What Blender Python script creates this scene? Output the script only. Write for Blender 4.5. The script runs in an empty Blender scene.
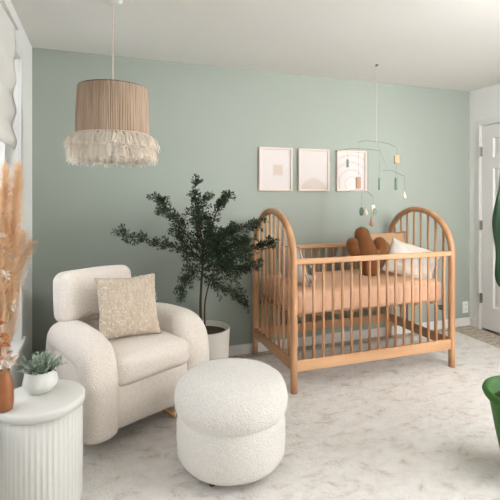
import bpy, bmesh, math, random
from mathutils import Vector, Matrix, noise as mnoise
C = bpy.context.scene.collection
PI = math.pi
rnd = random.Random(7)

# ------------------------------------------------------------------ materials
def srgb(r, g, b):
    f = lambda c: (c/255/12.92) if c/255 <= .04045 else ((c/255+.055)/1.055)**2.4
    return (f(r), f(g), f(b), 1)

def mat(name, col, rough=.6, bump=0, bscale=40, detail=4, col2=None, cscale=8, stretch=(1,1,1),
        sheen=0, metal=0, voro=False, spec=.5, trans=0, cpos=(.35,.65), bdist=.01, coord='Object', sub=0):
    m = bpy.data.materials.new(name); m.use_nodes = True
    nt = m.node_tree; N = nt.nodes; L = nt.links
    b = N['Principled BSDF']
    b.inputs['Base Color'].default_value = col
    b.inputs['Roughness'].default_value = rough
    b.inputs['Metallic'].default_value = metal
    b.inputs['Specular IOR Level'].default_value = spec
    b.inputs['Transmission Weight'].default_value = trans
    b.inputs['Sheen Weight'].default_value = sheen
    tc = N.new('ShaderNodeTexCoord'); mp = N.new('ShaderNodeMapping')
    mp.inputs['Scale'].default_value = stretch
    L.new(tc.outputs[coord], mp.inputs['Vector'])
    if col2:
        n = N.new('ShaderNodeTexNoise'); n.inputs['Scale'].default_value = cscale
        n.inputs['Detail'].default_value = detail
        L.new(mp.outputs[0], n.inputs['Vector'])
        r = N.new('ShaderNodeValToRGB')
        r.color_ramp.elements[0].position = cpos[0]; r.color_ramp.elements[1].position = cpos[1]
        r.color_ramp.elements[0].color = col; r.color_ramp.elements[1].color = col2
        L.new(n.outputs['Fac'], r.inputs[0]); L.new(r.outputs[0], b.inputs['Base Color'])
    if bump:
        if voro:
            n = N.new('ShaderNodeTexVoronoi'); out = n.outputs['Distance']
        else:
            n = N.new('ShaderNodeTexNoise'); n.inputs['Detail'].default_value = detail; out = n.outputs['Fac']
        n.inputs['Scale'].default_value = bscale
        L.new(mp.outputs[0], n.inputs['Vector'])
        bp = N.new('ShaderNodeBump'); bp.inputs['Strength'].default_value = bump
        bp.inputs['Distance'].default_value = bdist
        if voro: bp.invert = True
        L.new(out, bp.inputs['Height']); L.new(bp.outputs[0], b.inputs['Normal'])
    return m

M = {}
M['green'] = mat('sage_paint', srgb(161,168,158), .85, .08, 250, spec=.2)
M['white_wall'] = mat('white_paint', srgb(238,238,235), .85, .05, 250, spec=.2)
M['ceil'] = mat('ceiling_paint', srgb(238,236,231), .9, .1, 180, spec=.1)
M['trim'] = mat('trim_gloss', srgb(232,230,227), .45)
M['door'] = mat('door_paint', srgb(226,223,220), .5)
M['carpet'] = mat('carpet', srgb(172,156,138), .95, .8, 160, col2=srgb(214,202,188), cscale=30, spec=.1)
M['wood'] = mat('oak_wood', srgb(192,146,106), .42, .08, 60, col2=srgb(170,124,86), cscale=14, stretch=(1,1,.12))
M['wood_x'] = mat('oak_wood_long', srgb(200,156,116), .42, .08, 60, col2=srgb(184,138,98), cscale=14, stretch=(.12,1,1))
M['wood_y'] = mat('oak_wood_deep', srgb(190,144,104), .42, .08, 60, col2=srgb(168,122,84), cscale=14, stretch=(1,.12,1))
M['darkwood'] = mat('walnut', srgb(120,78,45), .4, .05, 60, col2=srgb(90,55,30), cscale=12)
M['boucle'] = mat('boucle', srgb(236,224,212), .95, .45, 150, col2=srgb(244,234,224), cscale=90, sheen=.3, voro=True, spec=.1, bdist=.006)
M['boucle_o'] = mat('boucle_white', srgb(232,226,219), .95, .5, 140, col2=srgb(241,236,230), cscale=90, sheen=.3, voro=True, spec=.1, bdist=.006)
M['pillow'] = mat('beige_weave', srgb(198,180,160), .9, .8, 130, col2=srgb(214,198,180), cscale=60, stretch=(1,1,.4), spec=.1, bdist=.004)
M['thread'] = mat('cream_thread', srgb(238,228,212), .9, spec=.1)
M['sheet'] = mat('peach_cotton', srgb(222,180,150), .85, .25, 12, spec=.15, detail=3, bdist=.02)
M['cream'] = mat('cream_cotton', srgb(222,214,204), .9, .3, 14, spec=.1, bdist=.02)
M['tan'] = mat('tan_linen', srgb(188,150,114), .85, .4, 16, spec=.1, bdist=.02)
M['cactus'] = mat('brown_plush', srgb(132,84,48), .95, .6, 200, sheen=.2, spec=.1, col2=srgb(116,72,38), cscale=8)
M['seam'] = mat('seam_thread', srgb(160,128,96), .9)
M['ceramic'] = mat('white_ceramic', srgb(232,232,226), .5, .05, 30)
M['planter'] = mat('grey_white_clay', srgb(198,192,182), .8, .1, 60)
M['soil'] = mat('soil', srgb(50,38,28), 1, 1, 90, col2=srgb(80,64,48), cscale=60)
M['table'] = mat('table_white', srgb(232,230,224), .5, .03, 40)
M['leaf'] = mat('dark_leaf', srgb(26,40,26), .55, col2=srgb(48,66,42), cscale=9, spec=.3)
M['bark'] = mat('bark', srgb(70,54,40), .9, .6, 80)
M['sage'] = mat('sage_leaf', srgb(156,172,154), .8, col2=srgb(200,210,196), cscale=60, spec=.2)
M['string'] = mat('taupe_string', srgb(186,165,145), .9, .5, 40, col2=srgb(160,138,118), cscale=70, stretch=(1,1,.05), spec=.1)
M['fringe'] = mat('cream_tassel', srgb(252,245,236), .95, spec=.1, col2=srgb(242,232,218), cscale=30)
M['metal'] = mat('satin_nickel', srgb(150,146,138), .35, metal=.9)
M['blackm'] = mat('dark_metal', srgb(60,58,55), .5)
M['frame'] = mat('pale_wood_frame', srgb(224,208,196), .6)
M['plastic'] = mat('outlet_plastic', srgb(236,234,226), .4)
M['slot'] = mat('slot_dark', srgb(70,66,60), .6)
M['pampas'] = mat('pampas_peach', srgb(250,230,204), .95, col2=srgb(240,210,174), cscale=14, spec=.1)
M['pampas_pale'] = mat('pampas_cream', srgb(228,206,180), .95, spec=.1)
M['petal'] = mat('dried_petal', srgb(240,228,215), .9, spec=.1)
M['rust'] = mat('rust_leaf', srgb(176,104,58), .8, col2=srgb(206,140,90), cscale=20)
M['amber'] = mat('amber_ceramic', srgb(150,92,50), .4, col2=srgb(124,72,36), cscale=10)
M['potgreen'] = mat('green_glaze', srgb(54,98,38), .6, spec=.3)
M['bigleaf'] = mat('deep_green_leaf', srgb(30,62,34), .7, col2=srgb(26,52,30), cscale=4, spec=.3)
M['shade'] = mat('shade_linen', srgb(214,212,206), .9, .3, 120)
M['mobile_tan'] = mat('mobile_tan', srgb(176,142,116), .7)
M['mobile_green'] = mat('mobile_sage', srgb(120,140,120), .7)
M['mobile_dark'] = mat('mobile_dark_green', srgb(66,84,68), .7)
M['mobile_cream'] = mat('mobile_cream', srgb(232,216,200), .7)
M['grey'] = mat('grey_plush', srgb(128,126,120), .95, .5, 180, sheen=.3)
M['paper'] = mat('paper', srgb(240,232,226), .8)
M['outside'] = mat('outside_white', srgb(240,242,244), .9)

# rug: cream pile with a faded beige pattern
def rug_mat():
    m = bpy.data.materials.new('faded_rug'); m.use_nodes = True
    nt = m.node_tree; N = nt.nodes; L = nt.links; b = N['Principled BSDF']
    b.inputs['Roughness'].default_value = .98; b.inputs['Specular IOR Level'].default_value = .05
    tc = N.new('ShaderNodeTexCoord'); mp = N.new('ShaderNodeMapping')
    mp.inputs['Rotation'].default_value = (0,0,.5); mp.inputs['Scale'].default_value = (1,1.7,1)
    L.new(tc.outputs['Object'], mp.inputs[0])
    n1 = N.new('ShaderNodeTexNoise'); n1.inputs['Scale'].default_value = 9; n1.inputs['Detail'].default_value = 8; n1.inputs['Roughness'].default_value = .72; n1.inputs['Distortion'].default_value = .5
    L.new(mp.outputs[0], n1.inputs['Vector'])
    r1 = N.new('ShaderNodeValToRGB')
    e = r1.color_ramp.elements
    e[0].position = .34; e[0].color = srgb(208,198,186); e[1].position = .58; e[1].color = srgb(240,236,232)
    x = e.new(.45); x.color = srgb(232,226,219)
    L.new(n1.outputs['Fac'], r1.inputs[0]); L.new(r1.outputs[0], b.inputs['Base Color'])
    n2 = N.new('ShaderNodeTexNoise'); n2.inputs['Scale'].default_value = 60; n2.inputs['Detail'].default_value = 6
    L.new(tc.outputs['Object'], n2.inputs['Vector'])
    mx = N.new('ShaderNodeMath'); mx.operation = 'ADD'
    L.new(n1.outputs['Fac'], mx.inputs[0]); L.new(n2.outputs['Fac'], mx.inputs[1])
    bp = N.new('ShaderNodeBump'); bp.inputs['Strength'].default_value = .8; bp.inputs['Distance'].default_value = .012
    L.new(mx.outputs[0], bp.inputs['Height']); L.new(bp.outputs[0], b.inputs['Normal'])
    return m
def translucent(m, f):
    nt = m.node_tree; N = nt.nodes; L = nt.links; b = N['Principled BSDF']; out = N['Material Output']
    t = N.new('ShaderNodeBsdfTranslucent'); mx = N.new('ShaderNodeMixShader'); mx.inputs[0].default_value = f
    src = b.inputs['Base Color'].links
    if src: L.new(src[0].from_socket, t.inputs[0])
    else: t.inputs[0].default_value = b.inputs['Base Color'].default_value
    L.new(b.outputs[0], mx.inputs[1]); L.new(t.outputs[0], mx.inputs[2]); L.new(mx.outputs[0], out.inputs[0])
for k_ in ('fringe', 'pampas', 'pampas_pale', 'petal', 'sage', 'rust'): translucent(M[k_], .4)
M['rug'] = rug_mat()

def art_mat(kind):
    m = bpy.data.materials.new('art_print_' + ['square', 'hill', 'folds'][kind]); m.use_nodes = True
    nt = m.node_tree; N = nt.nodes; L = nt.links; b = N['Principled BSDF']
    b.inputs['Roughness'].default_value = .7
    tc = N.new('ShaderNodeTexCoord'); sp = N.new('ShaderNodeSeparateXYZ')
    L.new(tc.outputs['Object'], sp.inputs[0])
    def math_(op, a, c=None, d=None):
        n = N.new('ShaderNodeMath'); n.operation = op
        for i, v in enumerate((a, c, d)):
            if v is None: continue
            if isinstance(v, (int, float)): n.inputs[i].default_value = v
            else: L.new(v, n.inputs[i])
        return n.outputs[0]
    X, Z = sp.outputs[0], sp.outputs[2]
    ns = N.new('ShaderNodeTexNoise'); ns.inputs['Scale'].default_value = 12; L.new(tc.outputs['Object'], ns.inputs[0])
    if kind == 0:
        ax = math_('ABSOLUTE', math_('SUBTRACT', X, .022)); az = math_('ABSOLUTE', math_('ADD', Z, .005))
        v = math_('MAXIMUM', ax, az); lo, hi, c = .035, .055, srgb(206,190,176)
    elif kind == 1:
        x2 = math_('MULTIPLY', math_('MULTIPLY', X, X), 5); v = math_('ADD', math_('ADD', Z, x2), math_('MULTIPLY', ns.outputs[0], .02)); lo, hi, c = -.075, -.045, srgb(208,195,184)
    else:
        d = math_('SQRT', math_('ADD', math_('MULTIPLY', X, X), math_('MULTIPLY', math_('ADD', Z, .12), math_('ADD', Z, .12))))
        v = math_('ABSOLUTE', math_('SINE', math_('MULTIPLY', d, 48))); lo, hi, c = .0, .5, srgb(200,192,188)
    mr = N.new('ShaderNodeMapRange'); L.new(v, mr.inputs[0]); mr.inputs[1].default_value = lo; mr.inputs[2].default_value = hi
    mx = N.new('ShaderNodeMix'); mx.data_type = 'RGBA'; L.new(mr.outputs[0], mx.inputs[0])
    mx.inputs[6].default_value = c; mx.inputs[7].default_value = srgb(218,210,206)
    L.new(mx.outputs[2], b.inputs['Base Color'])
    return m

# ------------------------------------------------------------------ helpers
def obj(name, bm, m, parent=None, smooth=True, loc=None, rot=None, sub=0, bev=0):
    me = bpy.data.meshes.new(name); bmesh.ops.recalc_face_normals(bm, faces=bm.faces)
    bm.to_mesh(me); bm.free()
    if smooth:
        for p in me.polygons: p.use_smooth = True
    o = bpy.data.objects.new(name, me); C.objects.link(o)
    me.materials.append(m)
    if parent: o.parent = parent
    if loc: o.location = loc
    if rot: o.rotation_euler = rot
    if bev:
        b = o.modifiers.new('b', 'BEVEL'); b.width = bev; b.segments = 3; b.limit_method = 'ANGLE'
    if sub:
        s = o.modifiers.new('s', 'SUBSURF'); s.levels = sub; s.render_levels = sub
    return o

def thing(name, label, cat, loc=(0,0,0), rz=0, group=None):
    o = bpy.data.objects.new(name, None); C.objects.link(o); o.empty_display_size = .1
    o.location = loc; o.rotation_euler = (0,0,rz); o['label'] = label; o['category'] = cat
    if group: o['group'] = group
    return o
def tag(o, label, cat, group=None):
    o['label'] = label; o['category'] = cat
    if group: o['group'] = group
    return o
def struct(o): o['kind'] = 'structure'; return o

def box(bm, x0, x1, y0, y1, z0, z1):
    r = bmesh.ops.create_cube(bm, size=1)
    for v in r['verts']:
        v.co = Vector(((x0+x1)/2 + v.co.x*(x1-x0), (y0+y1)/2 + v.co.y*(y1-y0), (z0+z1)/2 + v.co.z*(z1-z0)))
    return bm
def nb(): return bmesh.new()

def puff(sx, sy, sz, r, bulge=(0,0,0), n=14, wob=0, seed=0, fn=None):
    """rounded soft box centred on the origin"""
    bm = nb(); bmesh.ops.create_cube(bm, size=2)
    bmesh.ops.subdivide_edges(bm, edges=bm.edges[:], cuts=n, use_grid_fill=True)
    h = Vector((sx/2, sy/2, sz/2)); r = min(r, min(h)*.999)
    for v in bm.verts:
        u = v.co.copy()
        # concentrate the rows near the edges
        u = Vector([math.sin(c*PI/2*.999)*.45 + c*.55 for c in u])
        p = Vector((u.x*h.x, u.y*h.y, u.z*h.z))
        q = Vector([max(-(h[i]-r), min(h[i]-r, p[i])) for i in range(3)])
        d = p-q
        if d.length > 1e-9: p = q + d.normalized()*r
        k = Vector((1-u.x**2, 1-u.y**2, 1-u.z**2))
        p.x += bulge[0]*u.x*k.y*k.z; p.y += bulge[1]*u.y*k.x*k.z; p.z += bulge[2]*u.z*k.x*k.y
        if wob:
            nn = mnoise.noise_vector(p*5+Vector((seed, seed*2, 0)))
            p += nn*wob
        v.co = fn(p) if fn else p
    return bm

def lathe(prof, n=48, mod=None, cap=True):
    bm = nb(); rings = []
    for i, (r, z) in enumerate(prof):
        ring = []
        for k in range(n):
            a = 2*PI*k/n; rr = r if not mod else mod(r, z, a, i)
            ring.append(bm.verts.new((rr*math.cos(a), rr*math.sin(a), z)))
        rings.append(ring)
    for a, b in zip(rings, rings[1:]):
        for k in range(n): bm.faces.new((a[k], a[(k+1)%n], b[(k+1)%n], b[k]))
    if cap:
        bm.faces.new(rings[0][::-1]); bm.faces.new(rings[-1])
    return bm

def spline(pts, n=6):
    P = [Vector(p) for p in pts]; P = [2*P[0]-P[1]] + P + [2*P[-1]-P[-2]]; out = []
    for i in range(1, len(P)-2):
        for k in range(n):
            t = k/n; a, b, c, d = P[i-1:i+3]
            out.append(.5*((2*b)+(c-a)*t+(2*a-5*b+4*c-d)*t*t+(3*b-a-3*c+d)*t**3))
    out.append(P[-2].copy()); return out

def tube(bm, path, rad, n=10, rx=None, side=None, power=1, cap=True):
    """sweep; rad number or function(t); side: fixed side vector (gives elliptical section rx by rad)"""
    path = [Vector(p) for p in path]; L = len(path); rings = []
    prev = None
    for i, p in enumerate(path):
        t = (path[min(i+1, L-1)]-path[max(i-1, 0)]).normalized()
        if side is not None: s = Vector(side)
        else:
            s = prev if prev is not None else (Vector((0,0,1)).cross(t) if abs(t.z) < .9 else Vector((1,0,0)).cross(t))
            s = (s - t*s.dot(t)).normalized(); prev = s
        u = s.cross(t).normalized()
        r = rad(i/(L-1)) if callable(rad) else rad
        a_ = rx if rx is not None else r
        if callable(rx): a_ = rx(i/(L-1))
        ring = []
        for k in range(n):
            a = 2*PI*k/n; c, w = math.cos(a), math.sin(a)
            if power != 1: c = math.copysign(abs(c)**power, c); w = math.copysign(abs(w)**power, w)
            ring.append(bm.verts.new(p + s*c*a_ + u*w*r))
        rings.append(ring)
    for a, b in zip(rings, rings[1:]):
        for k in range(n): bm.faces.new((a[k], a[(k+1)%n], b[(k+1)%n], b[k]))
    if cap: bm.faces.new(rings[0][::-1]); bm.faces.new(rings[-1])
    return bm

def ball(bm, c, r, s=(1,1,1), seg=16):
    res = bmesh.ops.create_uvsphere(bm, u_segments=seg, v_segments=seg//2+2, radius=r)
    for v in res['verts']: v.co = Vector((v.co.x*s[0], v.co.y*s[1], v.co.z*s[2])) + Vector(c)
    return bm

def leafq(bm, p, d, up, l, w, fold=.25):
    """small pointed leaf of two folded halves"""
    d = d.normalized(); s = d.cross(up)
    if s.length < 1e-4: s = d.cross(Vector((1,0,0)))
    s.normalize(); n = s.cross(d)
    a = bm.verts.new(p); m = bm.verts.new(p+d*l*.5); t = bm.verts.new(p+d*l)
    x = bm.verts.new(p+d*l*.42+s*w*.5+n*w*fold); y = bm.verts.new(p+d*l*.42-s*w*.5+n*w*fold)
    bm.faces.new((a, x, t, m)); bm.faces.new((a, m, t, y))

# ------------------------------------------------------------------ the room
XL, XR, YB, H = -.457, 3.547, 3.395, 2.368
YF = -1.2
struct(obj('floor', box(nb(), XL-.15, XR+.15, YF, YB+.15, -.1, 0), M['carpet'], smooth=False))
struct(obj('ceiling', box(nb(), XL-.15, XR+.15, YF, YB+.15, H, H+.1), M['ceil'], smooth=False))
struct(obj('wall_back', box(nb(), XL-.15, XR+.15, YB, YB+.15, 0, H), M['green'], smooth=False))
# left wall with its window opening
WY0, WY1, WZ0, WZ1 = 1.35, 2.84, .46, 2.12
V0_, V1_ = -.55, 1.0  # span of the unseen openings added in both side walls for light
b = nb()
for (y0, y1, z0, z1) in ((WY1, YB, 0, H), (V1_, WY0, 0, H), (YF, V0_, 0, H), (WY0, WY1, 0, WZ0), (WY0, WY1, WZ1, H), (V0_, V1_, 0, WZ0), (V0_, V1_, WZ1, H)):
    box(b, XL-.15, XL, y0, y1, z0, z1)
struct(obj('wall_left', b, M['white_wall'], smooth=False))
gm = mat('window_glass', (1,1,1,1), 0, trans=1); gm.node_tree.nodes['Principled BSDF'].inputs['IOR'].default_value = 1.02
def flipx(b):
    for v in b.verts: v.co.x = XR - (v.co.x - XL)
def window(name, w0, w1, XL=XL, sg=1):
    b = nb()
    for (y0, y1, z0, z1) in ((w0-.07, w0, WZ0-.07, WZ1+.07), (w1, w1+.07, WZ0-.07, WZ1+.07), (w0, w1, WZ1, WZ1+.07), (w0, w1, WZ0-.07, WZ0)):
        box(b, XL, XL+.018, y0, y1, z0, z1)
    if sg < 0: flipx(b)
    win = struct(obj(name, b, M['trim'], smooth=False, bev=.003))
    b = nb(); zm = 1.3
    for (y0, y1, z0, z1) in ((w0, w0+.05, WZ0, WZ1), (w1-.05, w1, WZ0, WZ1), (w0, w1, WZ0, WZ0+.05), (w0, w1, WZ1-.05, WZ1), (w0, w1, zm, zm+.04)):
        box(b, XL-.11, XL-.06, y0, y1, z0, z1)
    if sg < 0: flipx(b)
    obj('window_sash', b, M['trim'], win, smooth=False)
    b = box(nb(), XL-.09, XL-.086, w0+.05, w1-.05, WZ0+.05, WZ1-.05)
    if sg < 0: flipx(b)
    obj('window_pane', b, gm, win, smooth=False)
    b = box(nb(), XL-.06, XL+.035, w0-.07, w1+.07, WZ0-.02, WZ0+.005)
    if sg < 0: flipx(b)
    obj('window_sill', b, M['trim'], win, smooth=False, bev=.004)
window('window_1', WY0, WY1); window('window_added_left', V0_, V1_)  # the second, nearer window is unseen, added for the light balance
window('window_added_right', V0_, V1_, sg=-1)  # unseen window added to go with the right-hand fill light
# right wall with door opening
DY0, DY1, DZ = 2.41, 3.242, 2.0
b = nb()
box(b, XR, XR+.12, DY1, YB, 0, H); box(b, XR, XR+.12, V1_, DY0, 0, H); box(b, XR, XR+.12, YF, V0_, 0, H); box(b, XR, XR+.12, V0_, V1_, 0, WZ0); box(b, XR, XR+.12, V0_, V1_, WZ1, H); box(b, XR, XR+.12, DY0, DY1, DZ, H)
box(b, XR+.12, XR+.15, DY0-.1, DY1+.1, 0, DZ+.1)
struct(obj('wall_front', box(nb(), XL-.15, XR+.15, YF-.1, YF, 0, H), M['green'], smooth=False))
struct(obj('wall_right', b, M['white_wall'], smooth=False))
b = nb(); cw = .06
for (w0, w1, t) in ((0, cw, .014), (.012, .03, .02)):
    box(b, XR-t, XR, DY1+w0, DY1+w1, 0, DZ+w1); box(b, XR-t, XR, DY0-w1, DY0-w0, 0, DZ+w1)
    box(b, XR-t, XR, DY0-w0, DY1+w0, DZ+w0, DZ+w1)
struct(obj('trim_1', b, M['trim'], smooth=False, bev=.002))
# six panel door
b = nb(); dx = XR+.004
box(b, dx, dx+.03, DY0+.004, DY1-.004, .022, DZ-.006)
door = struct(obj('door_1', b, M['door'], smooth=False))
def dpanel(y0, y1, z0, z1):
    b = nb()
    o = [(y0, z0), (y1, z0), (y1, z1), (y0, z1)]
    lv = [(0, 0), (.010, .012), (.03, .012), (.05, .004)]
    rings = []
    for ins, dep in lv:
        cy = [(y0+ins, z0+ins), (y1-ins, z0+ins), (y1-ins, z1-ins), (y0+ins, z1-ins)]
        rings.append([b.verts.new((dx-.0125+dep, y, z)) for y, z in cy])
    for a, c in zip(rings, rings[1:]):
        for k in range(4): b.faces.new((a[k], a[(k+1)%4], c[(k+1)%4], c[k]))
    b.faces.new(rings[-1])
    obj('door_panel', b, M['door'], door, smooth=False)
ym = (DY0+DY1)/2
b = nb()
ys = [DY0+.004, DY0+.13, ym-.05, ym+.05, DY1-.13, DY1-.004]; zs = [.022, .24, .86, 1.0, 1.58, 1.68, 1.87, DZ-.006]
for i in (0, 2, 4): box(b, dx-.0125, dx+.001, ys[i], ys[i+1], zs[0], zs[-1])
for j in (0, 2, 4, 6):
    for i in (1, 3): box(b, dx-.0125, dx+.001, ys[i], ys[i+1], zs[j], zs[j+1])
obj('door_frame', b, M['door'], door, smooth=False)
for i in (1, 3):
    for j in (1, 3, 5): dpanel(ys[i], ys[i+1], zs[j], zs[j+1])
for z in (.31, 1.025, 1.745):
    b = nb(); box(b, XR-.022, XR-.006, DY1-.012, DY1+.006, z-.045, z+.045); tube(b, [(XR-.024, DY1, z-.048), (XR-.024, DY1, z+.048)], .006, 8)
    obj('hinge', b, M['metal'], door, smooth=False)
b = nb(); ball(b, (XR-.07, DY0+.07, .95), .028); tube(b, [(XR-.07, DY0+.07, .95), (XR-.005, DY0+.07, .95)], .012)
obj('door_knob', b, M['metal'], door)
# baseboards
def bboard(name, x0, x1, y0, y1):
    b = nb(); box(b, x0, x1, y0, y1, 0, .082)
    struct(obj(name, b, M['trim'], smooth=False, bev=.004))
bboard('baseboard_back', XL, XR, YB-.014, YB)
bboard('baseboard_left', XL, XL+.014, YF, YB-.014)
bboard('baseboard_right', XR-.014, XR, DY1+.061, YB-.014)

# outlet
ou = thing('wall_outlet', 'white electrical outlet plate low on the green wall near the corner', 'outlet', (3.487, YB, .187))
obj('plate', box(nb(), -.036, .036, -.007, 0, -.058, .058), M['plastic'], ou, smooth=False, bev=.002)
for z in (-.026, .026):
    s = obj('socket', box(nb(), -.017, .017, -.010, -.007, z-.017, z+.017), M['plastic'], ou, smooth=False, bev=.002)
    b = nb(); box(b, -.009, -.006, -.0106, -.0095, z-.007, z+.007); box(b, .006, .009, -.0106, -.0095, z-.007, z+.007)
    obj('slot', b, M['slot'], s, smooth=False)

# roman shade hanging in the window
rs = thing('roman_shade', 'pale grey fabric shade hanging over the upper part of the left window', 'window shade', (XL+.03, 2.0, 1.555))
b = nb(); ny, nz = 24, 30; g = []
for i in range(ny+1):
    row = []
    for j in range(nz+1):
        y = -.62 + 1.10*i/ny; z = .63*j/nz
        x = .012 + .012*math.sin(z*2*PI/.16)*(1-z/.8) + .004*math.sin(y*9+z*4)
        row.append(b.verts.new((x, y, z)))
    g.append(row)
for i in range(ny):
    for j in range(nz): b.faces.new((g[i][j], g[i+1][j], g[i+1][j+1], g[i][j+1]))
o = obj('fabric', b, M['shade'], rs); sm = o.modifiers.new('s', 'SOLIDIFY'); sm.thickness = .004
obj('headrail', box(nb(), -.011, .03, -.64, .50, .62, .66), M['trim'], rs, smooth=False, bev=.003)

# rug
rug = nb(); nx, ny = 90, 80; g = []
RX0, RX1, RY0, RY1 = -.36, 3.25, -.9, 3.30
for i in range(nx+1):
    row = []
    for j in range(ny+1):
        x = RX0+(RX1-RX0)*i/nx; y = RY0+(RY1-RY0)*j/ny
        e = min(x-RX0, RX1-x, y-RY0, RY1-y)
        z = .009*min(1, e/.03)+.001 + (.0015*mnoise.noise(Vector((x*9, y*9, 0))) if e > .03 else 0)
        if e == 0: x += .006*mnoise.noise(Vector((x*30, y*30, 3))); y += .006*mnoise.noise(Vector((x*30, y*30, 9)))
        row.append(rug.verts.new((x, y, z)))
    g.append(row)
for i in range(nx):
    for j in range(ny): rug.faces.new((g[i][j], g[i+1][j], g[i+1][j+1], g[i][j+1]))
rugo = tag(obj('area_rug', rug, M['rug']), 'large cream rug with a faded beige pattern under the crib', 'rug')
sm = rugo.modifiers.new('s', 'SOLIDIFY'); sm.thickness = .001; sm.offset = -1
FZ = .0105

# ------------------------------------------------------------------ crib
CX0, CX1, CY0, CY1 = 1.210, 2.532, 2.592, 3.345
cr = thing('baby_crib', 'oak baby crib with arched spindle ends against the green wall', 'crib', ((CX0+CX1)/2, (CY0+CY1)/2, FZ))
hx, hy = (CX1-CX0)/2, (CY1-CY0)/2
SP = .872; PR = .023
for sx in (-1, 1):
    x = sx*hx
    path = [(x, -hy, z) for z in (0, .1, .3, .5, .7, .83)]
    path += [(x, -hy*math.cos(a), SP + (1.19-SP)*math.sin(a)) for a in [PI*k/28 for k in range(29)]]
    path += [(x, hy, z) for z in (.83, .7, .5, .3, .1, 0)]
    e = obj('end_arch', tube(nb(), path, lambda t: PR, 16, side=(1,0,0), power=.85), M['wood'], cr)
    # end spindles and their lower rail
    for k in range(1, 9):
        y = -hy + 2*hy*k/9
        zt = SP + (1.19-SP)*math.sqrt(max(0, 1-(y/hy)**2)) - .008
        obj('spindle', tube(nb(), [(x, y, .2), (x, y, zt)], .0095, 10), M['wood'], cr)
    obj('end_rail', box(nb(), x-.011, x+.011, -hy+.01, hy-.01, .14, .215), M['wood_y'], cr, smooth=False, bev=.004)
for sy in (-1, 1):
    y = sy*hy
    obj('top_rail', box(nb(), -hx+.01, hx-.01, y-.015, y+.015, .846, .884), M['wood_x'], cr, smooth=False, bev=.008)
    obj('bottom_rail', box(nb(), -hx+.01, hx-.01, y-.012, y+.012, .138, .213), M['wood_x'], cr, smooth=False, bev=.004)
    for k in range(1, 18):
        x = -hx + 2*hx*k/18
        obj('spindle', tube(nb(), [(x, y, .2), (x, y, .856)], .0100, 10), M['wood'], cr)
b = nb()
for yy in (-.12, .12): box(b, -hx+.04, hx-.04, yy-.012, yy+.012, .448, .471)
for k in range(9): box(b, -hx+.07+k*.142, -hx+.12+k*.142, -.3, .3, .47, .482)
for xx in (-hx+.05, hx-.05): box(b, xx-.012, xx+.012, -.3, .3, .455, .471)
obj('mattress_support', b, M['wood_x'], cr, smooth=False, bev=.002)
for sx in (-1, 1):
    for sy in (-1, 1):
        b = nb(); tube(b, [(sx*(hx-.045), sy*.29, .445), (sx*(hx-.012), sy*.3, .445)], .009, 10)
        box(b, sx*(hx-.03)-.012, sx*(hx-.03)+.012, sy*.3-.014, sy*.3+.014, .42, .432)
        obj('bracket', b, M['blackm'], cr, smooth=False)
# mattress with fitted sheet
MT = FZ+.485+.172
def mfn(p):
    if p.z < 0 and abs(p.y) > .27: p.y += .004*math.sin(p.x*40)
    return p
mo = obj('crib_mattress', puff(1.25, .655, .17, .04, (0,.004,.006), 22, .004, 3, mfn), M['sheet'], loc=((CX0+CX1)/2, (CY0+CY1)/2, FZ+.485+.086))
tag(mo, 'crib mattress in a peach fitted sheet inside the wooden crib', 'mattress')

def pillow_bm(w, h, t, n=22, seed=0, wr=.006, fold=0):
    bm = nb(); grid = {}
    for s in (1, -1):
        for i in range(n+1):
            for j in range(n+1):
                edge = i in (0, n) or j in (0, n)
                if s == -1 and edge: grid[s, i, j] = grid[1, i, j]; continue
                u, v = 2*i/n-1, 2*j/n-1
                k = ((1-u*u)*(1-v*v))
                th = t/2*k**.42
                px = 1-.10*(1-v*v)*abs(u)**3; pz = 1-.10*(1-u*u)*abs(v)**3
                p = Vector((u*w/2*px, s*th, v*h/2*pz))
                p += mnoise.noise_vector(Vector((u*2.2+seed, v*2.2, s*1.0)))*wr*(1+k)
                grid[s, i, j] = bm.verts.new(p)
        for i in range(n):
            for j in range(n):
                q = [grid[s, i, j], grid[s, i+1, j], grid[s, i+1, j+1], grid[s, i, j+1]]
                bm.faces.new(q if s == 1 else q[::-1])
    return bm

def orient(o, loc, X, Z):
    """place o so its local x and z axes follow X and Z"""
    X = Vector(X).normalized(); Z = Vector(Z).normalized(); Y = Z.cross(X).normalized(); Z = X.cross(Y)
    o.matrix_world = Matrix.Translation(Vector(loc)) @ Matrix((X, Y, Z)).transposed().to_4x4()

# tan pillow leaning on the back rail
o = obj('throw_pillow', pillow_bm(.40, .34, .09, seed=2), M['tan']); tag(o, 'tan pillow with a piped edge behind the white pillow in the crib', 'pillow')
orient(o, (2.345, 3.13, MT+.172), (1,-.26,.03), (.05,.34,.92))
# white pillow leaning on the right end
o = obj('throw_pillow', pillow_bm(.40, .32, .11, seed=5, wr=.010), M['cream']); tag(o, 'soft white pillow leaning at the right end of the crib', 'pillow')
orient(o, (2.365, 2.85, MT+.115), (.70,-.66,-.30), (.36,.36,.80))
# cream pillow at the left end
o = obj('throw_pillow', pillow_bm(.36, .30, .10, seed=9, wr=.005), M['cream']); tag(o, 'cream pillow with a dark dotted edge at the left end of the crib', 'pillow')
orient(o, (1.33, 2.90, MT+.145), (-.12,1,0), (-.30,.0,.95))
lo = o
b = nb(); n = 30
for k in range(n):
    v = -1+2*k/(n-1); ball(b, (.178*(1-.07*(1-v*v)), 0, v*.145), .0045, seg=6)
    ball(b, (-.178*(1-.07*(1-v*v)), 0, v*.145), .0045, seg=6); ball(b, (v*.175, 0, .147*(1-.07*(1-v*v))), .0045, seg=6)
obj('edge_trim', b, M['slot'], lo)

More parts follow.
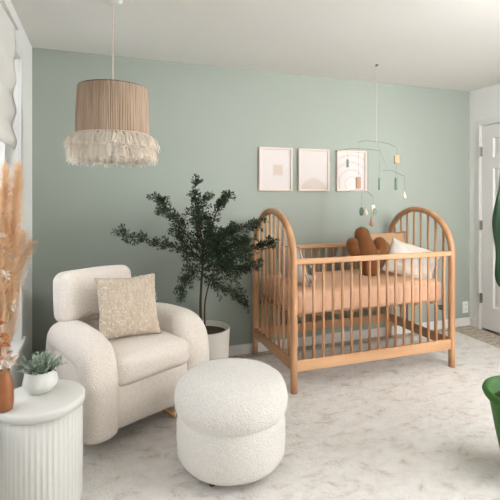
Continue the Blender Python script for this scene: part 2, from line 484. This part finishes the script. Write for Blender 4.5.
# cactus plush
cz = MT+.006
ct = thing('cactus_plush', 'brown cactus shaped plush with two raised arms in the crib', 'plush toy', (2.06, 3.0, cz), math.radians(-20))
bmk = nb()
body = spline([(.025,0,.0), (.02,0,.05), (.0,.01,.18), (-.03,.03,.29), (-.042,.045,.385)], 8)
def br(t):
    return (.076-.018*t+.022*math.exp(-((t-.50)/.15)**2))*min(1, math.sqrt(max(.0,1-((t-.84)/.16)**2)) if t > .84 else 1)*(1 if t > .05 else .86+2.8*t) + .001
tube(bmk, body, br, 22)
bodyo = obj('body', bmk, M['cactus'], ct)
for s, pts, r in ((-1, [(-.01,.01,.185), (-.070,.005,.178), (-.108,.005,.200), (-.116,.012,.240), (-.110,.02,.295)], .051), (1, [(.0,-.01,.175), (.055,-.02,.165), (.100,-.02,.185), (.104,-.015,.235), (.064,-.01,.297)], .051)):
    b = nb(); pts = spline(pts, 8)
    f = lambda t, r=r: r*(math.sqrt(max(0, 1-((t-.8)/.2)**2)) if t > .8 else 1)+.001
    tube(b, pts, f, 18); obj('cactus_arm', b, M['cactus'], ct)

# small grey and white stuffed animal at the left
bt = thing('stuffed_bunny', 'small grey and white stuffed animal beside the cream pillow in the crib', 'plush toy', (1.47, 2.86, MT+.004), math.radians(-35))
b = nb(); ball(b, (0,0,.034), .036, (1.25,.9,.9)); obj('body', b, M['cream'], bt)
b = nb(); ball(b, (.01,-.01,.082), .03, (1,.95,.95)); hd = obj('head', b, M['grey'], bt)
for s in (-1, 1):
    b = nb(); tube(b, spline([(.01+s*.013,-.005,.10), (.01+s*.022,.0,.125), (.01+s*.03,-.004,.145)], 5), lambda t: .010*math.sin(PI*min(1, .25+t*.74))+.001, 8); obj('ear', b, M['grey'], hd)
    b = nb(); ball(b, (s*.03,-.032,.014), .014, (1,1.3,.9)); obj('paw', b, M['grey'], bt)

# ------------------------------------------------------------------ framed prints
for i, (xc, w, lab) in enumerate(((1.407, .303, 'pale framed print with a faint beige square, left of the three frames'),
                        (1.770, .300, 'pale framed print with a beige hill shape, middle of the three frames'),
                        (2.150, .310, 'pale framed print with curved grey folds, right of the three frames'))):
    h = .368
    t = thing('picture_frame', lab, 'picture frame', (xc, YB, 1.5385), 0, 'framed prints above the crib')
    b = nb(); f = .016; d = .028
    box(b, -w/2, -w/2+f, -d, -.001, -h/2, h/2); box(b, w/2-f, w/2, -d, -.001, -h/2, h/2)
    box(b, -w/2+f, w/2-f, -d, -.001, h/2-f, h/2); box(b, -w/2+f, w/2-f, -d, -.001, -h/2, -h/2+f)
    obj('frame', b, M['frame'], t, smooth=False, bev=.002)
    obj('print', box(nb(), -w/2+f, w/2-f, -.014, -.001, -h/2+f, h/2-f), art_mat(i), t, smooth=False)

# ------------------------------------------------------------------ mobile
mb = thing('baby_mobile', 'delicate hanging mobile of small tan and sage wooden shapes above the crib', 'mobile', (2.10, 2.93, H))
# local axes: u runs along the wall, everything hangs from the ceiling hook
K = 1/124.0   # metres for a unit of the layout sketch
def mp_(u, w, dy=0): return Vector(((u-377)*K*.98, dy, (195-w)*K + 1.32 - H))
def line(name, pts, r=.0012, m='blackm'): return obj(name, tube(nb(), spline(pts, 6), r, 6), M[m], mb)
line('string', [(0,0,-.01), mp_(377,120), mp_(377,143)], .0013, 'mobile_cream')
obj('ceiling_hook', tube(nb(), [(0,0,0), (0,0,-.012)], .012, 12), M['metal'], mb)
line('rod', [mp_(357.5,143,.03), mp_(365,141.2,.02), mp_(377,142), mp_(388,143.5,-.02), mp_(397,147,-.03)], .0014)
line('rod', [mp_(335,152,.08), mp_(345,150), mp_(360,149.5), mp_(375,151.5,-.06)], .0014)
line('rod', [mp_(334,192,-.08), mp_(350,190,-.04), mp_(365,191.5), mp_(377,197,.05)], .0016)
line('rod', [mp_(387,170.5,.03), mp_(394,170.3), mp_(407,176,-.04)], .0012)
for pts in ([mp_(357.5,143,.03), mp_(358,177,.03)], [mp_(374.7,151.5,-.06), mp_(374.5,177,-.06)], [mp_(398,147,-.03), mp_(398.5,155,-.03)],
            [mp_(398.5,163,-.03), mp_(397.5,178,-.03)], [mp_(407,176,-.04), mp_(407,191,-.04)], [mp_(344,150,.02), mp_(344.5,160,.02)],
            [mp_(359,190.5), mp_(359,207)], [mp_(377,197,.05), mp_(377,205,.05)], [mp_(365,150,-.02), mp_(365,191,-.02)], [mp_(377,143), mp_(390,170)], [mp_(335,152,.08), mp_(334.5,192,.0)]):
    line('string', pts, .0005)
def piece(u0, u1, w0, w1, m, dy=0, rz=0, kind='box', nm='wooden_bead'):
    a = mp_((u0+u1)/2, (w0+w1)/2, dy); w = (u1-u0)*K; h = (w1-w0)*K
    if kind == 'box': b = puff(w, .014, h, .004, n=4)
    elif kind == 'disc':
        b = nb(); ball(b, (0,0,0), .5); [setattr(v, 'co', Vector((v.co.x*w, v.co.y*.012, v.co.z*h))) for v in b.verts]
    else:
        b = lathe([(.001, h/2), (w*.18, h*.25), (w*.42, -h*.1), (w*.5, -h*.3), (w*.3, -h*.47), (.001, -h/2)], 14)
    obj(nm, b, M[m], mb, loc=a, rot=(0,0,rz))
piece(355,360.5,177,188.5,'mobile_tan',.03); piece(395.5,401.5,155,163.5,'mobile_tan',-.03)
piece(373.8,376,178,190,'mobile_green',-.06,.3); piece(396.2,399,178,190,'mobile_green',-.03)
piece(343.4,345.6,160,168,'mobile_green',.02); piece(405,409,191,199,'mobile_cream',-.04,kind='drop')
piece(356.5,361.5,207,215.5,'mobile_dark',0,kind='disc'); piece(363,367,208,215,'mobile_cream',.01,kind='drop')
piece(374.5,379,205,213,'mobile_cream',.05); piece(375,379.5,208,216,'mobile_green',.03,kind='disc'); piece(373,378,215,227,'mobile_tan',.05,kind='drop')

# ------------------------------------------------------------------ armchair
AR = math.radians(27)
ch = thing('armchair', 'cream boucle armchair with rolled arms and padded headrest', 'armchair', (.120, 2.738, FZ), AR)
B = M['boucle']
obj('seat_base', puff(.50, .62, .25, .03, (0,.010,0), 14, .003, 1), B, ch, loc=(0, -.055, .215))
obj('seat_cushion', puff(.475, .56, .155, .05, (0,.022,.016), 16, .004, 2), B, ch, loc=(0, -.115, .392))
def sweep_arm(s):
    b = nb()
    p = spline([(s*.245,.25,.22), (s*.245,.255,.36), (s*.258,.20,.465), (s*.285,.05,.502), (s*.300,-.10,.505), (s*.306,-.22,.497), (s*.306,-.292,.455), (s*.306,-.317,.36), (s*.306,-.318,.27), (s*.306,-.315,.18), (s*.306,-.312,.085)], 7)
    tube(b, p, lambda t: .082+.006*math.sin(PI*t)-(0 if t < .99 else .012), 24, rx=lambda t: (.094)-(0 if t < .99 else .012), side=(1,0,0), power=.78)
    a = obj('armrest', b, B, ch)
    def tf(p):
        p.x -= s*.16*max(0, p.y+.05); return p
    obj('side_panel', puff(.13, .50, .40, .04, (.006,0,0), 12, .003, 4+s, tf), B, ch, loc=(s*.305, -.04, .285))
sweep_arm(-1); sweep_arm(1)
obj('backrest', puff(.44, .20, .44, .07, (0,.02,0), 14, .004, 6), B, ch, loc=(-.04, .20, .42), rot=(math.radians(-9),0,0))
obj('headrest', puff(.46, .185, .30, .055, (.006,.012,.008), 18, .004, 8), B, ch, loc=(-.085, .17, .70), rot=(math.radians(-8),0,0))
# wooden swivel base
b = lathe([(.19,.05), (.20,.056), (.20,.085), (.19,.09)], 32)
bs = obj('swivel_base', b, M['darkwood'], ch)
for k in range(4):
    a = math.radians(-62)+k*PI/2; c, s_ = math.cos(a), math.sin(a)
    obj('foot', tube(nb(), spline([(c*.12, s_*.12, .062), (c*.26, s_*.26, .055), (c*.37, s_*.37, .020)], 5), lambda t: .022-.006*t, 10, rx=.024, side=(-s_, c, 0)), M['wood'], ch)

# beige pillow on the armchair with raised threads
pw = .365
pb = pillow_bm(pw, pw, .12, 26, seed=12, wr=.005)
po = obj('throw_pillow', pb, M['pillow']); tag(po, 'square beige textured pillow with cream threads propped on the armchair', 'pillow')
R_ = Vector((math.cos(AR), math.sin(AR), 0)); Bk = Vector((-math.sin(AR), math.cos(AR), 0)); U = Vector((0,0,1))
pc = Vector((.085,2.735,0)) + R_*.01 + Bk*(-.135) + U*.668
a12 = math.radians(11); PXv = Vector((math.cos(a12), math.sin(a12), 0))
orient(po, pc, PXv, U*.93 + Bk*.30)
b = nb()
for k in range(230):
    u, v = rnd.uniform(-.92,.92), rnd.uniform(-.92,.92)
    kk = ((1-u*u)*(1-v*v)); y = -.065*kk**.42
    y += -.004
    a = rnd.uniform(0, PI); l = rnd.uniform(.004, .010)
    c0 = Vector((u*pw/2, y, v*pw/2)) + mnoise.noise_vector(Vector((u*2.2+12, v*2.2, 1.0)))*.006
    dv = Vector((math.cos(a), 0, math.sin(a)))*l
    tube(b, [c0-dv, c0+Vector((0,-.003,0)), c0+dv], .0016, 5)
obj('thread_tuft', b, M['thread'], po)['kind'] = 'stuff'

# ------------------------------------------------------------------ ottoman
def omod(r, z, a, i): return r*(1+.006*math.sin(3*a+1)+.004*math.sin(5*a))
pr = [(.20,.045), (.245,.05), (.262,.08), (.266,.15), (.264,.22), (.255,.262), (.248,.272)]
ot = thing('ottoman', 'round white boucle ottoman standing in front of the armchair', 'ottoman', (.607, 2.02, FZ))
obj('ottoman_base', lathe(pr, 56, omod), M['boucle_o'], ot)
pr = [(.235,.262), (.258,.268), (.272,.29), (.277,.33), (.272,.37), (.255,.404), (.225,.426), (.17,.446), (.10,.456), (.04,.460), (.002,.461)]
obj('ottoman_cushion', lathe(pr, 56, omod), M['boucle_o'], ot)
for k in range(4):
    a = PI/4+k*PI/2
    obj('foot', tube(nb(), [(.18*math.cos(a), .18*math.sin(a), 0), (.18*math.cos(a), .18*math.sin(a), .05)], lambda t: .016+.006*t, 12), M['darkwood'], ot)

# ------------------------------------------------------------------ side table
TZ = .46
tb = thing('side_table', 'round white fluted drum side table beside the armchair', 'side table', (-.235, 2.03, FZ))
def flute(r, z, a, i): return r*(1-.018*abs(math.sin(a*24)))
obj('drum', lathe([(.160,0), (.162,.01), (.163,.2), (.163,TZ-FZ-.035)], 384, flute), M['table'], tb)
obj('tabletop', lathe([(.165,TZ-FZ-.036), (.171,TZ-FZ-.032), (.172,TZ-FZ-.006), (.168,TZ-FZ-.001), (.16,TZ-FZ), (.001,TZ-FZ)], 72), M['table'], tb)

# white bowl planter with sage foliage
bp_ = thing('potted_plant', 'small grey green leafy plant in a white faceted bowl on the side table', 'potted plant', (-.247, 2.085, TZ))
obj('bowl', lathe([(.038,0), (.046,.004), (.066,.028), (.072,.040), (.068,.062), (.062,.092), (.060,.096), (.057,.094), (.060,.07), (.05,.06), (.001,.06)], 40), M['ceramic'], bp_)
obj('soil', lathe([(.058,.07), (.058,.083), (.03,.087), (.001,.088)], 24), M['soil'], bp_)
b = nb(); st = nb()
for k in range(120):
    a = rnd.uniform(0, 2*PI); el = rnd.uniform(.1, 1.5); l = rnd.uniform(.055, .092)
    d = Vector((math.cos(a)*math.cos(el)*.92, math.sin(a)*math.cos(el)*.92, math.sin(el)*.92))
    p0 = Vector((rnd.uniform(-.03,.03), rnd.uniform(-.03,.03), .085)); p1 = p0 + d*l
    p1.z = max(p1.z, .085)
    tube(st, [p0, (p0+p1)/2+Vector((0,0,.008)), p1], .0012, 4)
    for q in range(22):
        t = rnd.uniform(.35, 1.05); p = p0.lerp(p1, t)
        dd = (d + Vector([rnd.uniform(-1,1) for _ in range(3)])*1.1)
        leafq(b, p, dd, Vector((rnd.uniform(-1,1), rnd.uniform(-1,1), 1)), rnd.uniform(.008,.013), .007)
obj('stem', st, M['sage'], bp_); obj('foliage', b, M['sage'], bp_, smooth=False)

# ------------------------------------------------------------------ dried flowers
vz = TZ
va = thing('amber_vase', 'brown vase at the left end of the side table', 'vase', (-.362, 1.948, vz))
obj('vase_body', lathe([(.026,0), (.031,.004), (.034,.03), (.033,.09), (.026,.125), (.019,.145), (.020,.16), (.017,.16), (.016,.145), (.022,.12), (.026,.09), (.024,.02), (.001,.012)], 32), M['amber'], va)
V0 = Vector((-.362, 1.948, vz+.05))
def plume(tip, w, name, label, m, mid=None, n=900, start=.45, hair=.05, seed=0):
    """one dried stem with a feathery head"""
    r = random.Random(seed)
    pts = spline([V0 + Vector((r.uniform(-.006,.006), r.uniform(-.006,.006), 0)), V0.lerp(Vector(tip), .2)+Vector((0,0,.06)), mid or V0.lerp(Vector(tip), .6)+Vector((0,0,.03)), tip], 10)
    t = thing(name, label, 'dried flower', tuple(pts[0]), 0, 'dried stems in the brown vase')
    o0 = Vector(pts[0]); pts = [p-o0 for p in pts]
    obj('stem', tube(nb(), pts, lambda t: .0018-.0008*t, 6), M['pampas_pale'], t)
    b = nb(); L = len(pts)-1
    for k in range(n):
        f = start + (1-start)*r.random()
        i = min(L-1, int(f*L)); p = pts[i].lerp(pts[i+1], f*L-i)
        ax = (pts[i+1]-pts[i]).normalized()
        s = Vector([r.gauss(0,1) for _ in range(3)]); s -= ax*s.dot(ax); s.normalize()
        env = math.sin(PI*min(1, .12+.88*(f-start)/(1-start)*.95))**.6
        d = (ax*.8 + s*.9); d.normalize(); l = hair*r.uniform(.6,1.1)
        wd = s.cross(ax)*.0012
        a = p + s*w*env*.15; c = p + s*w*env*r.uniform(.5,1) + ax*l*.5; e = c + d*l*.5 - Vector((0,0,.006))
        v = [b.verts.new(a-wd), b.verts.new(a+wd), b.verts.new(c+wd), b.verts.new(c-wd), b.verts.new(e)]
        b.faces.new(v[:4]); b.faces.new((v[3], v[2], v[4]))
    obj('plume', b, M[m], t, smooth=False)
    return t
plume((-.372,2.014,1.425), .034, 'pampas_grass', 'peach pampas plume rising highest in the brown vase', 'pampas', n=3200, start=.40, seed=1)
plume((-.332,2.066,1.435), .036, 'pampas_grass', 'peach pampas plume nearest the green wall in the brown vase', 'pampas', n=3200, start=.42, seed=2)
plume((-.398,1.96,1.39), .034, 'pampas_grass', 'peach pampas plume at the left photo edge in the brown vase', 'pampas', n=3200, start=.40, seed=3)
plume((-.325,2.10,1.13), .04, 'pampas_grass', 'pale cream feathery grass leaning low beside the peach plumes', 'pampas_pale', n=1800, start=.35, seed=4, hair=.07, mid=Vector((-.355,2.07,.95)))
plume((-.300,2.13,1.09), .03, 'pampas_grass', 'thin cream feathery grass spreading towards the green wall', 'pampas_pale', n=1000, start=.40, seed=5, hair=.06, mid=Vector((-.335,2.08,.98)))
def blossoms(tips, name, label, m, size, seed, leaves=False):
    r = random.Random(seed)
    t = thing(name, label, 'dried flower', tuple(V0), 0, 'dried stems in the brown vase')
    for tip in tips:
        tip = Vector(tip)-V0
        obj('stem', tube(nb(), spline([(0,0,0), tip*.4+Vector((0,0,.05)), tip], 6), .0011, 5), M['pampas_pale'], t)
        b = nb()
        for k in range(14 if not leaves else 9):
            d = Vector([r.gauss(0,1) for _ in range(3)]); d.normalize()
            leafq(b, tip + (Vector((0,0,0)) if not leaves else -tip*.03*k), d, Vector((r.uniform(-1,1), r.uniform(-1,1), 1)), size*r.uniform(.7,1.2), size*.55, .35)
        obj('petals' if not leaves else 'leaves', b, M[m], t, smooth=False)
blossoms([(-.40,1.94,1.20), (-.385,1.93,1.16), (-.40,1.90,1.23), (-.37,1.96,1.10)], 'dried_blossom', 'cream papery blossom spray in front of the peach plumes', 'petal', .035, 11)
blossoms([(-.36,1.93,1.0), (-.38,1.97,.95), (-.33,1.96,.87), (-.35,1.99,1.06)], 'dried_blossom', 'sparse cream petal spray low above the brown vase', 'petal', .03, 12)
blossoms([(-.385,1.92,.86), (-.375,1.93,.78), (-.385,1.95,.72), (-.355,1.925,.69)], 'dried_leaf_stem', 'rust brown dried leaves hanging over the rim of the brown vase', 'rust', .04, 13, True)
blossoms([(-.335,1.93,.655), (-.355,1.915,.675)], 'dried_blossom', 'large cream dried petals just above the rim of the brown vase', 'petal', .034, 14)

# ------------------------------------------------------------------ planter and tree
TX, TY = .697, 2.95
tr = thing('potted_tree', 'bushy dark green indoor tree in a round off white planter beside the crib', 'potted tree', (TX, TY, FZ))
obj('planter', lathe([(.145,0), (.150,.006), (.160,.12), (.168,.30), (.170,.375), (.167,.382), (.158,.382), (.155,.37), (.15,.33), (.001,.33)], 192, lambda r, z, a, i: r*(1-(.010*abs(math.sin(a*30)) if 1 <= i <= 3 else 0))), M['planter'], tr)
b = lathe([(.152,.33), (.152,.346), (.08,.352), (.001,.354)], 24); obj('soil', b, M['soil'], tr)
wood = nb(); lv = nb(); r = random.Random(21)
SC = 3.02/430
def tp(u, w, dy):  # layout sketch of the crown -> metres around the trunk
    return Vector(((u-206)*SC*1.0, dy + (u-206)*SC*.0, (195-w)*SC + 1.32 - FZ))
def twig(pts, r0, leaves, spread=.05, ll=.03, sub=True):
    P = spline(pts, 6); L = len(P)-1
    tube(wood, P, lambda t: r0*(1-.75*t)+.0008, 6)
    for k in range(leaves):
        f = .12 + .88*r.random(); i = min(L-1, int(f*L)); p = P[i].lerp(P[i+1], f*L-i); ax = (P[i+1]-P[i]).normalized()
        s = Vector([r.gauss(0,1) for _ in range(3)]); s -= ax*s.dot(ax); s.normalize()
        q = p + s*spread*r.random()*(1.15-f*.8)
        if TY+q.y > YB-.02: q.y = YB-.03-TY
        leafq(lv, q, ax*.7+s*.8+Vector((0,0,-.15)), Vector((r.gauss(0,.6), r.gauss(0,.6), 1)), ll*r.uniform(.6,1.2), ll*.42*r.uniform(.7,1.2))
trunk = [tp(203,345,0), tp(201,310,.0), tp(202,285,.01), tp(204,262,.02), tp(203,240,.02), tp(198,215,.0)]
tube(wood, spline(trunk, 6), lambda t: .011-.006*t, 8)
tube(wood, spline([tp(207,345,.02), tp(206,305,.02), tp(212,275,-.02), tp(222,250,-.05)], 6), lambda t: .007-.004*t, 8)
mains = [
 ([tp(203,250,.0), tp(197,222,.0), tp(195,200,-.02), tp(195,181,-.02)], 330, .05),
 ([tp(203,262,.0), tp(178,247,-.03), tp(152,238,-.05), tp(118,229,-.06)], 420, .045),
 ([tp(203,255,.02), tp(182,228,-.02), tp(168,209,-.04), tp(157,199,-.04)], 430, .06),
 ([tp(204,250,.0), tp(212,222,-.05), tp(217,206,-.08), tp(225,195,-.1)], 380, .055),
 ([tp(205,262,.0), tp(222,238,-.08), tp(240,228,-.12), tp(262,219,-.16)], 420, .06),
 ([tp(205,268,.0), tp(232,258,-.05), tp(250,250,-.1), tp(271,243,-.16)], 480, .07),
 ([tp(205,270,.0), tp(222,268,-.1), tp(240,268,-.12), tp(257,262,-.15)], 420, .07),
 ([tp(204,275,.0), tp(215,282,-.06), tp(230,290,-.1), tp(244,301,-.12)], 260, .05),
 ([tp(203,272,.0), tp(190,268,-.05), tp(184,276,-.08), tp(181,290,-.08)], 170, .05),
 ([tp(203,245,.05), tp(200,225,.12), tp(205,208,.14), tp(212,197,.14)], 330, .06),
 ([tp(203,260,.05), tp(188,245,.1), tp(180,232,.14), tp(176,215,.14)], 330, .07),
 ([tp(204,260,-.04), tp(207,245,-.15), tp(203,232,-.2), tp(195,215,-.22)], 400, .08),
 ([tp(206,265,-.04), tp(222,255,-.12), tp(232,246,-.18), tp(240,240,-.2)], 420, .09),
 ([tp(206,262,.06), tp(220,250,.12), tp(232,240,.2), tp(243,232,.2)], 380, .08),
]
for pts, n, sp in mains:
    twig(pts, .0045, int(n*.8), sp*.8, .025)
    P = spline(pts, 6)
    for k in range(15):
        i = r.randint(4, len(P)-2); p = P[i]; ax = (P[i+1]-P[i]).normalized()
        d = (ax*.8 + Vector((r.gauss(0,.7), r.gauss(0,.5), r.gauss(.1,.7)))); d.normalize()
        l = r.uniform(.05,.15)*(1.3-i/len(P)*.8)
        e = p+d*l
        if TY+e.y > YB-.03: e.y = YB-.04-TY
        twig([p, p+d*l*.5+Vector((0,0,.008)), e], .0015, 34, .022, .022)
# dense heart of the crown
for k in range(3600):
    c = tp(216,254,-.03); g_ = Vector([max(-1.7, min(1.7, r.gauss(0,1))) for _ in range(3)])
    if g_.length > 2.0: continue
    p = c + Vector((g_.x*.125, g_.y*.10, g_.z*.105))
    if TY+p.y > YB-.03: continue
    leafq(lv, p, Vector((r.gauss(0,1), r.gauss(0,1), r.gauss(.1,.7))), Vector((r.gauss(0,.6), r.gauss(0,.6), 1)), .026*r.uniform(.6,1.2), .0115)
obj('branches', wood, M['bark'], tr); obj('foliage', lv, M['leaf'], tr, smooth=False)

# ------------------------------------------------------------------ pendant lamp
lx, ly = .064, 2.415
lamp = thing('pendant_lamp', 'hanging taupe string lampshade with a fluffy cream tassel hem', 'pendant lamp', (lx, ly, H))
z0, z1 = 1.640-H, 1.89-H
b = lathe([(.186, z0-.01), (.187, z0), (.184, (z0+z1)/2), (.178, z1), (.174, z1+.004), (.170, z1), (.176,(z0+z1)/2), (.180, z0-.01)], 900,
          lambda r_, z, a, i: r_*(1+.009*math.sin(a*140+.6*math.sin(a*9))+.004*math.sin(a*37+z*6)+.004*math.sin(a*61)), cap=False)
obj('string_shade', b, M['string'], lamp)
ringp = lambda R, z, n=48: [(R*math.cos(2*PI*k/n), R*math.sin(2*PI*k/n), z) for k in range(n+1)]
b = nb(); tube(b, ringp(.190, z0), .003, 8, cap=False); obj('bottom_braid', b, M['fringe'], lamp)
b = nb(); tube(b, ringp(.176, z1), .003, 8, cap=False); top = obj('top_ring', b, M['blackm'], lamp)
for k in range(3):
    a = k*2*PI/3; obj('spoke', tube(nb(), [(0,0,z1-.03), (.176*math.cos(a), .176*math.sin(a), z1)], .002, 6), M['blackm'], top)
b = nb(); rr = random.Random(5)
NT = 72
for tier, (rz_, R0, R1, dz) in enumerate(((z0-.004, .190, .224, .078), (z0-.05, .196, .206, .098))):
    for k in range(NT):
        a = 2*PI*(k+.5*tier+rr.uniform(-.25,.25))/NT
        out = R1 + rr.uniform(-.012,.010); dz2 = dz*rr.uniform(.85,1.1)
        # solid tuft of each tassel, then a spray of loose strands
        ca, sa = math.cos(a), math.sin(a); rI = out-.006
        pts = spline([(R0*ca, R0*sa, rz_), ((R0+.012)*ca, (R0+.012)*sa, rz_-.012), ((R0*.4+rI*.6)*ca, (R0*.4+rI*.6)*sa, rz_-dz2*.45), (rI*ca, rI*sa, rz_-dz2*.88)], 4)
        ph = rr.uniform(0, 6)
        tube(b, pts, lambda t: .004+.0115*min(1, t*1.6)*(1+.12*math.sin(t*17+ph)), 12)
        for s in range(34):
            aa = a + rr.gauss(0,.030); ro = out + rr.gauss(0,.010); ze = rz_ - dz2*rr.uniform(.55,1.08)
            p0 = Vector((R0*math.cos(a), R0*math.sin(a), rz_-rr.uniform(0,.012)))
            rm = R0*.45 + ro*.58; zm_ = rz_-(rz_-ze)*.35
            p1 = Vector((rm*math.cos((a+aa)/2), rm*math.sin((a+aa)/2), zm_))
            p2 = Vector((ro*math.cos(aa), ro*math.sin(aa), ze)) + Vector([rr.gauss(0,.004) for _ in range(3)])
            tg = Vector((-math.sin(aa), math.cos(aa), 0)); tg = (tg + Vector((math.cos(aa), math.sin(aa), 0))*rr.uniform(-1.5,1.5)).normalized()*.0015
            v = [b.verts.new(p0-tg*.6), b.verts.new(p0+tg*.6), b.verts.new(p1+tg*1.2), b.verts.new(p1-tg*1.2), b.verts.new(p2+tg), b.verts.new(p2-tg)]
            b.faces.new(v[:4]); b.faces.new((v[3], v[2], v[4], v[5]))
obj('tassel_fringe', b, M['fringe'], lamp, smooth=False)['kind'] = 'stuff'
obj('fringe_band', lathe([(.184,z0-.03), (.196,z0-.06), (.200,z0-.10), (.192,z0-.135), (.186,z0-.13), (.186,z0-.06), (.180,z0-.03)], 96, lambda r_, z, a, i: r_*(1+.02*math.sin(a*18)), cap=False), M['fringe'], lamp)
b = nb(); tube(b, [(0,0,0), (0,0,z1-.03)], .003, 8); obj('cord', b, M['mobile_cream'], lamp)
obj('canopy', lathe([(.05,0), (.05,-.012), (.03,-.022), (.004,-.024)], 32), M['trim'], lamp)
b = nb(); ball(b, (0,0,z1-.13), .032); obj('bulb', b, M['ceramic'], lamp)
obj('socket', lathe([(.018,z1-.1), (.018,z1-.03), (.006,z1-.02)], 16), M['blackm'], lamp)

# ------------------------------------------------------------------ green pot plant at the right
# foreground, partly outside the frame
pd = 2.02; pu = (534-250)/430
cx, cz_ = pu*pd, pd
PX, PY = cx*.9444 + cz_*.3289, -cx*.3289 + cz_*.9444
gp = thing('potted_plant', 'large dark leaved plant in a flared green pot at the right photo edge', 'potted plant', (PX, PY, FZ))
obj('pot', lathe([(.120,0), (.125,.005), (.160,.18), (.184,.315), (.196,.332), (.210,.348), (.216,.362), (.211,.376), (.198,.382), (.186,.372), (.180,.35), (.165,.30), (.001,.295)], 64), M['potgreen'], gp)
obj('soil', lathe([(.166,.29), (.175,.318), (.1,.326), (.001,.328)], 24), M['soil'], gp)
CU = Vector((.9444,-.3289,0)); CV = Vector((.3289,.9444,0))
def bigleaf(base, tip, w, nrm, seed):
    b = nb(); r = random.Random(seed); base = Vector(base); tip = Vector(tip); d = tip-base; L = d.length; dn = d.normalized()
    s = dn.cross(Vector(nrm)).normalized(); n_ = s.cross(dn); N1 = 26; g = []
    for i in range(N1+1):
        t = i/N1; hw = w*(math.sin(PI*t**.8)**.75)*(1+.10*math.sin(t*11+seed)) + .0008
        row = []
        for j in range(-5, 6):
            q = j/5
            row.append(b.verts.new(base + d*t + n_*(.10*L*math.sin(PI*t)) + s*hw*q + n_*(abs(q)*hw*.25 + .010*math.sin(t*14+q*2))))
        g.append(row)
    for i in range(N1):
        for j in range(10): b.faces.new((g[i][j], g[i+1][j], g[i+1][j+1], g[i][j+1]))
    return b
# main stem and leaves
obj('stem', tube(nb(), spline([(0,0,.31), (.01,0,.6), (-.0,.01,.95), (.02,0,1.35)], 6), lambda t: .014-.006*t, 8), M['bark'], gp)
leafs = [(CU*-.13+Vector((0,0,.86)), CU*-.15-CV*.03+Vector((0,0,1.50)), .110, -CV, 1), (CU*.03-CV*.01+Vector((0,0,.72)), CU*.0-CV*.05+Vector((0,0,1.47)), .120, -CV, 8),
         (Vector((.0,0,.62)), CU*.25+Vector((0,0,1.05)), .11, -CV, 2), (Vector((.0,0,1.0)), CU*.3+CV*.1+Vector((0,0,1.45)), .11, -CV, 3),
         (CU*.06+Vector((0,0,.72)), CU*.28-CV*.2+Vector((0,0,1.12)), .1, CU, 5), (Vector((0,0,1.2)), CU*.12+CV*.1+Vector((0,0,1.75)), .1, -CV, 6)]
for (a, t_, w, n_, sd) in leafs:
    o = obj('leaf', bigleaf(a, t_, w, n_, sd), M['bigleaf'], gp); s = o.modifiers.new('s', 'SOLIDIFY'); s.thickness = .002
    root = Vector((.005, 0, max(.5, a.z-.12)))
    obj('leaf_stalk', tube(nb(), spline([root, root.lerp(Vector(a), .6)+Vector((0,0,-.02)), a+(Vector(t_)-a)*.04], 5), .004, 6), M['bigleaf'], gp)

# ------------------------------------------------------------------ light, world, camera
w = bpy.data.worlds.new('World'); bpy.context.scene.world = w; w.use_nodes = True
bg = w.node_tree.nodes['Background']; bg.inputs[0].default_value = (.93,.97,1,1); bg.inputs[1].default_value = .3
def area(name, loc, target, size, sizey, power, col=(1,1,1)):
    l = bpy.data.lights.new(name, 'AREA'); l.shape = 'RECTANGLE'; l.size = size; l.size_y = sizey; l.energy = power; l.color = col
    o = bpy.data.objects.new(name, l); C.objects.link(o); o.location = loc
    o.rotation_euler = (Vector(target)-Vector(loc)).to_track_quat('-Z', 'Y').to_euler(); return o
area('fill_right', (XR+.5, .2, 1.4), (0, 1.9, 1.1), 1.4, 1.5, 150, (.97,.985,1))  # added main fill from the right, outside the made-up window
area('daylight_window_far', (XL-.4, 2.0, 1.6), (1.8, 1.8, .4), 1.5, 1.6, 20, (.93,.97,1))
area('fill_left_near', (XL-.5, .2, 1.5), (2.2, 2.2, .7), 1.4, 1.5, 10, (.96,.98,1))  # added weak fill through the made-up near left window
area('fill_overhead', (2.3, .6, 2.25), (2.3, 1.8, 0), 1.2, .8, 30, (1,.98,.97))  # added overhead fill, no fixture there
l = area('fill_back_wall', (2.4, -.9, 1.9), (2.6, 3.3, 1.7), .8, .6, 17, (.98,.99,1)); l.data.spread = 1.2  # added fill from behind the camera, brightens the back wall's right side
l = area('fill_left_corner', (2.9, 1.2, 2.2), (-.4, 3.0, 1.8), .5, .5, 4, (1,1,1)); l.data.spread = 1.0  # added narrow fill aimed at the upper left corner, no real fitting

cam = bpy.data.cameras.new('Camera'); co = bpy.data.objects.new('Camera', cam); C.objects.link(co)
co.location = (0,0,1.32); co.rotation_euler = (PI/2, 0, -math.radians(19.2))
cam.sensor_width = 36; cam.lens = 430/500*36; cam.shift_y = -.11; cam.clip_start = .02
cam.dof.use_dof = True; cam.dof.focus_distance = 2.9; cam.dof.aperture_fstop = 3.2
bpy.context.scene.camera = co
vs = bpy.context.scene.view_settings
vs.view_transform = 'Standard'; vs.look = 'None'; vs.gamma = 1; vs.use_curve_mapping = False; vs.exposure = 0.0
